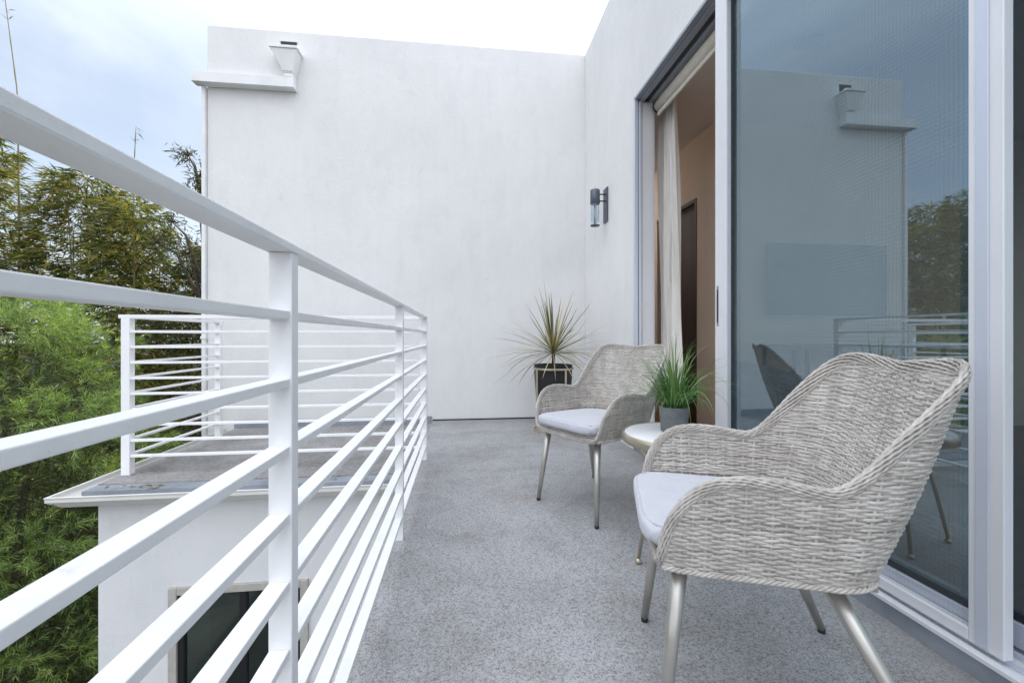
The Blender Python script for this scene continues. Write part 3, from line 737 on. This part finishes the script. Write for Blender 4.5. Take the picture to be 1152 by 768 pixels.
for m_, nm in ((lv, 'upper_leaves'), (lv2, 'lower_leaves')):
    # keep the leaf tips clear of the two walls
    for arr in m_.v:
        arr[:, 1] = np.where(arr[:, 1] > .30, .30 + (arr[:, 1] - .30) * .5, arr[:, 1]); arr[:, 0] = np.where(arr[:, 0] > .28, .28 + (arr[:, 0] - .28) * .55, arr[:, 0])
    m_.build(nm, M['spike_leaf'], pl)

# ------------------------------------------------------------------ vegetation
def unit(v): return v / (np.linalg.norm(v, axis=-1, keepdims=True) + 1e-9)
def leaf_quads(P, D, L, W, fold=None):
    """lanceolate leaves as kite quads"""
    n = len(P); D = unit(D); r = rng.normal(size=(n, 3)); S = unit(np.cross(D, r))
    L = np.broadcast_to(L, (n,))[:, None]; W = np.broadcast_to(W, (n,))[:, None]
    mid = P + D * L * .38
    return np.stack([P, mid + S * W / 2, P + D * L + np.array([0, 0, -1]) * L * .12, mid - S * W / 2], 1)
def bamboo(x, y, top, lean, crown_r, nt, label, zlo=-3.0, dens=9, group='bamboo along the garden edge', leaf=(.10, .19)):
    t = thing('bamboo', label, 'bamboo', (x, y, -3.3), group=group)
    H = top + 3.3
    for c in range(3):
        a = rng.uniform(0, 6.28); bx, by = .12 * math.cos(a), .12 * math.sin(a); lx, ly = lean[0] + rng.normal(0, .15), lean[1] + rng.normal(0, .15)
        zz = np.linspace(0, H * rng.uniform(.86, 1.0), 26)
        P = np.stack([bx + lx * (zz / H) ** 2, by + ly * (zz / H) ** 2, zz], -1)
        r = .017 * (1 - .75 * zz / H); r = r * np.where(np.arange(26) % 2 == 0, 1.12, 1)
        MB().tube(P, r, 7).build('culm', M['culm'], t)
    n = nt
    z = H * (1 - rng.beta(1.1, 1.7, n) * .96)
    fr_ = z / H
    rad = crown_r * np.clip(1.25 - fr_ ** 2.2 * .95, .18, 1) * rng.uniform(.05, 1, n) ** .55
    a = rng.uniform(0, 2 * math.pi, n)
    # clump the twigs
    cl = rng.uniform(0, 2 * math.pi, 18); a = cl[rng.integers(0, 18, n)] + rng.normal(0, .35, n)
    P0 = np.stack([lean[0] * fr_ ** 2 + rad * np.cos(a), lean[1] * fr_ ** 2 + rad * np.sin(a), z - rad * .15], -1)
    Q = []
    for k in range(dens):
        D = np.stack([np.cos(a) + rng.normal(0, .75, n), np.sin(a) + rng.normal(0, .75, n), rng.normal(-.15, .45, n)], -1)
        off = unit(rng.normal(size=(n, 3))) * rng.uniform(0, .06, (n, 1))
        Q.append(leaf_quads(P0 + off, D, rng.uniform(leaf[0], leaf[1], n), rng.uniform(.013, .022, n)))
    tw = MB()
    tw.quads(np.concatenate(Q))
    for i in range(0, n, max(1, n // 90)):
        p = P0[i]; f_ = p[2] / H; q = np.array([lean[0] * f_ ** 2, lean[1] * f_ ** 2, max(.1, p[2] - .25)])
        tw.tube([q, (p + q) / 2 + [0, 0, .06], p], [.006, .004, .002], 4)
    tw.build('foliage', M['bamboo_leaf'], t)
    return t
BL = ['tall yellow-green bamboo clump at the far left edge of the view', 'bamboo clump standing behind the feathery bush on the left', 'dark bamboo clump seen just left of the end wall',
      'bamboo clump rising behind the lower roof railing', 'bamboo clump filling the gap behind the left railing', 'bamboo clump at the back of the garden row', 'bamboo clump next to the tall clump at the left edge', 'low bamboo clump behind the end wall corner']
spots = [(-6.3, 6.0, 3.65, (.3, -.2), 1.15, 1500), (-5.1, 6.3, 3.15, (.1, -.1), 1.05, 1500), (-3.75, 6.6, 2.25, (.1, 0), .95, 1500),
         (-4.35, 6.2, 2.75, (0, -.1), .95, 1300), (-5.6, 7.6, 3.3, (0, 0), 1.2, 1200), (-7.6, 7.2, 3.9, (.2, 0), 1.4, 1300), (-7.4, 5.0, 3.5, (0, 0), 1.2, 1300), (-3.6, 7.9, 1.9, (0, 0), 1.0, 1000)]
for (x, y, top, lean, cr, nt), lb in zip(spots, BL): bamboo(x, y, top, lean, cr, nt, lb)
for (x, y, top, cr, lb) in ((-8.6, 3.6, 3.2, 1.3, 'bamboo clump out past the left edge of the garden'), (-9.6, 5.6, 3.8, 1.5, 'bamboo clump farthest left, seen mainly in the door reflection')):
    bamboo(x, y, top, (0, 0), cr, 1200, lb, leaf=(.14, .24))
def shoot(pts, label):
    b = pts[0]; t = thing('bamboo_shoot', label, 'bamboo', tuple(b), group='bare bamboo shoots against the sky')
    P = np.array(pts) - np.array(b); n = 30; u = np.linspace(0, 1, len(P)); P = np.stack([np.interp(np.linspace(0, 1, n), u, P[:, i]) for i in range(3)], -1)
    r = np.linspace(.013, .003, n) * np.where(np.arange(n) % 3 == 0, 1.35, 1)
    MB().tube(P, r, 6).build('culm', M['culm'], t)
    Q = []
    for k in range(8):
        p = P[-1 - k // 2] + rng.normal(0, .01, 3); Q.append(leaf_quads(np.array([p]), rng.normal(size=(1, 3)) + [[0, 0, .2]], .10, .014))
    MB().quads(np.concatenate(Q)).build('leaf_tuft', M['dark_leaf'], t)
shoot([(-5.75, 6.0, -3.3), (-5.6, 6.0, 2.0), (-5.62, 6.0, 4.0), (-5.78, 6.0, 5.35)], 'tallest bare bamboo shoot with a leaf tuft at the top left')
shoot([(-4.25, 6.0, -3.3), (-4.27, 6.0, 2.0), (-4.28, 6.0, 3.0), (-4.25, 6.0, 3.66)], 'thin bare bamboo shoot left of the end wall')
# small-leaved tree beside the end wall
def tree(x, y, label, blobs, n, leafmat_, L, W, trunkz, nm='leafy_tree'):
    t = thing(nm, label, 'tree', (x, y, -3.3))
    zt = trunkz + 3.3
    P = np.array([(0, 0, 0), (.05, .02, zt * .35), (-.03, .05, zt * .7), (.02, 0, zt)])
    MB().tube(P, [.09, .07, .045, .02], 8).build('trunk', M['bark'], t)
    Q = []; lb = MB()
    for (bx, by, bz, br) in blobs:
        c = np.array([bx - x, by - y, bz + 3.3]); k = int(n * br ** 2 / sum(b[3] ** 2 for b in blobs))
        lb.tube([np.array([0, 0, max(.3, c[2] - .9)]), c * .6 + np.array([0, 0, c[2] - .4]) * .4, c], [.03, .018, .006], 5)
        d = unit(rng.normal(size=(k, 3))); rr = br * rng.uniform(.1, 1, k) ** .5; p = c + d * rr[:, None] * [1, 1, .75]
        for i in range(0, k, max(1, k // 14)): lb.tube([c, (c + p[i]) / 2 + [0, 0, .03], p[i]], [.008, .005, .002], 4)
        for q in range(5):
            Q.append(leaf_quads(p + rng.normal(0, .03, (k, 3)), d + rng.normal(0, .8, (k, 3)), rng.uniform(L * .7, L * 1.2, k), W))
    lb.build('branch', M['bark'], t); MB().quads(np.concatenate(Q)).build('crown', leafmat_, t)
tree(-3.35, 5.9, 'dark small-leaved tree rising beside the end wall corner', [(-3.58, 5.9, 2.0, .34), (-3.46, 5.9, 2.75, .20), (-3.56, 5.9, 3.28, .16), (-3.65, 5.9, 1.2, .5), (-3.42, 5.9, 3.0, .16), (-3.3, 6.0, .3, .6), (-3.92, 5.9, 2.15, .14), (-3.2, 5.8, -.5, .6), (-3.75, 5.9, 2.4, .12)], 1100, M['dark_leaf'], .10, .016, 2.4)
# feathery fern pines
def fernpine(x, y, top, rad, n, label):
    t = thing('feathery_bush', label, 'bush', (x, y, -3.3), group='feathery green bushes on the left')
    H = top + 3.3
    for k in range(3):
        a = rng.uniform(0, 6.28)
        MB().tube([(0, 0, 0), (.15 * math.cos(a), .15 * math.sin(a), H * .5), (.3 * math.cos(a), .3 * math.sin(a), H * .85)], [.04, .03, .01], 7).build('stem', M['bark'], t)
    # sprays: clusters of branch tips on a lumpy column
    nb = 64; ba = rng.uniform(0, 2 * math.pi, nb); bz = H * rng.uniform(.05, 1, nb) ** .8
    br = rad * np.sqrt(np.clip(1 - (np.clip(bz / H - .72, 0, 1) / .28) ** 2, .02, 1)) * rng.uniform(.62, 1.0, nb)
    Bc = np.stack([br * np.cos(ba), br * np.sin(ba), bz], -1)
    idx = rng.integers(0, nb, n); d = unit(rng.normal(size=(n, 3)) + np.stack([np.cos(ba[idx]), np.sin(ba[idx]), np.full(n, .7)], -1) * .9)
    P0 = Bc[idx] + d * (rng.uniform(.06, .36, n) ** 1.0)[:, None] * [1, 1, .8]
    Q = []
    m = 26
    for k in range(m):
        f = k / m; base = P0 + d * (.10 * f)
        D = unit(d * (.55 + .8 * f) + unit(rng.normal(size=(n, 3))) * .85)
        Ln = rng.uniform(.045, .085, n); Q.append(leaf_quads(base, D, Ln, rng.uniform(.0030, .0048, n)))
    MB().quads(np.concatenate(Q)).build('foliage', M['fern_leaf'], t)
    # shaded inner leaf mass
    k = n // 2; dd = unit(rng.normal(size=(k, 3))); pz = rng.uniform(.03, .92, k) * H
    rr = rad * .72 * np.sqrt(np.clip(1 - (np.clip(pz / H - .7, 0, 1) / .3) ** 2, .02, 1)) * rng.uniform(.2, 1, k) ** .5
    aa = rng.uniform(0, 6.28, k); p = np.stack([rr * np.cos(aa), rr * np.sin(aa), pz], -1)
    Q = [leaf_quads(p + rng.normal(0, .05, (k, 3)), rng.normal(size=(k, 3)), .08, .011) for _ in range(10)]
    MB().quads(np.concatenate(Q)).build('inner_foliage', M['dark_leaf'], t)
fernpine(-3.84, 3.95, 1.08, .86, 3600, 'large feathery bright green bush nearest the lower roof')
fernpine(-4.7, 4.9, 1.25, 1.1, 2600, 'feathery green bush behind the nearest one, at the left edge')
fernpine(-3.85, 5.3, -.35, .8, 1400, 'feathery green bush half hidden behind the roof railing')
fernpine(-4.9, 3.2, .5, 1.0, 1500, 'feathery green bush low at the left, beyond the frame edge')

# ------------------------------------------------------------------ light and sky
AZ, EL = R(50), R(50)
sd_ = Vector((math.sin(AZ) * math.cos(EL), math.cos(AZ) * math.cos(EL), math.sin(EL)))
L = bpy.data.lights.new('sun', 'SUN'); L.energy = 4.6; L.angle = R(.6); L.color = (1, .95, .87)
lo = bpy.data.objects.new('sun', L); C.objects.link(lo); lo.rotation_euler = sd_.to_track_quat('Z', 'Y').to_euler()
w = bpy.data.worlds.new('World'); bpy.context.scene.world = w; w.use_nodes = True
nt = w.node_tree; nt.nodes.clear()
out = nt.nodes.new('ShaderNodeOutputWorld'); bg = nt.nodes.new('ShaderNodeBackground')
sky = nt.nodes.new('ShaderNodeTexSky'); sky.sky_type = 'NISHITA'; sky.sun_disc = False
sky.sun_elevation = EL; sky.sun_rotation = AZ; sky.dust_density = .8; sky.air_density = 1.0
tc = N(nt, 'TexCoord'); mp = N(nt, 'Mapping'); mp.inputs['Scale'].default_value = (1, 1, 2.6); mp.inputs['Rotation'].default_value = (0, 0, .5)
nt.links.new(tc.outputs['Generated'], mp.inputs['Vector'])
n1 = noise(nt, mp.outputs[0], 1.7, 8, .58, .7)
# thin cloud veil, thicker towards the sun
dp = N(nt, 'VectorMath', operation='DOT_PRODUCT'); nt.links.new(tc.outputs['Generated'], dp.inputs[0]); dp.inputs[1].default_value = (math.sin(R(28)), math.cos(R(28)), .35)
ad = N(nt, 'Math', operation='MULTIPLY_ADD'); nt.links.new(dp.outputs['Value'], ad.inputs[0]); ad.inputs[1].default_value = .34; nt.links.new(n1, ad.inputs[2])
cm = ramp(nt, ad.outputs[0], [(.40, (.38, .38, .38)), (.62, (.54, .54, .54)), (.95, (1, 1, 1))])
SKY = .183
cc = mixc(nt, cm, sky.outputs[0], (5.3, 5.8, 6.5))
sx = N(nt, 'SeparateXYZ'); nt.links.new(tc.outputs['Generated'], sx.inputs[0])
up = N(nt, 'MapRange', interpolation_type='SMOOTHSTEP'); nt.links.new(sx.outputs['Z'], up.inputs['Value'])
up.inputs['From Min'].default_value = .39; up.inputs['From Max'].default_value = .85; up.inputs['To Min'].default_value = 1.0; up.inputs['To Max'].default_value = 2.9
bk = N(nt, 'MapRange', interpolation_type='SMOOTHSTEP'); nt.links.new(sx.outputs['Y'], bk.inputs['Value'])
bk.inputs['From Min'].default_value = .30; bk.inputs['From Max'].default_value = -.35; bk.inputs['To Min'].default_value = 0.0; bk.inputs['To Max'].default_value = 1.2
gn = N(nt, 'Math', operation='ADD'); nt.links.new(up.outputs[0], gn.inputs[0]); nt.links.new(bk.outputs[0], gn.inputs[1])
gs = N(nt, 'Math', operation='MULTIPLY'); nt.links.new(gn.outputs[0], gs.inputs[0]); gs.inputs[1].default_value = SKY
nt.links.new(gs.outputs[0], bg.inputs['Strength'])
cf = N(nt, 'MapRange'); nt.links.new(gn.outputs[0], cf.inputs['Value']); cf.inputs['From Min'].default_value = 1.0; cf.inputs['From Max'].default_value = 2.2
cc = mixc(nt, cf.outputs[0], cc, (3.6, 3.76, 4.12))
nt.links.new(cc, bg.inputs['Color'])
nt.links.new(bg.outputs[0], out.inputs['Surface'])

# ------------------------------------------------------------------ camera
cam = bpy.data.cameras.new('camera'); co = bpy.data.objects.new('camera', cam); C.objects.link(co)
co.location = (0, 0, CAMZ); co.rotation_euler = (R(90), 0, -math.asin(.1162))
cam.sensor_width = 36; cam.lens = 470 / 1152 * 36; cam.clip_start = .03; cam.clip_end = 1000
cam.shift_y = -6 / 1152
s = bpy.context.scene; s.camera = co
s.view_settings.view_transform = 'Standard'; s.view_settings.look = 'None'; s.view_settings.exposure = 0
s.render.engine = 'CYCLES'; s.cycles.max_bounces = 10; s.cycles.diffuse_bounces = 5; s.cycles.transparent_max_bounces = 24
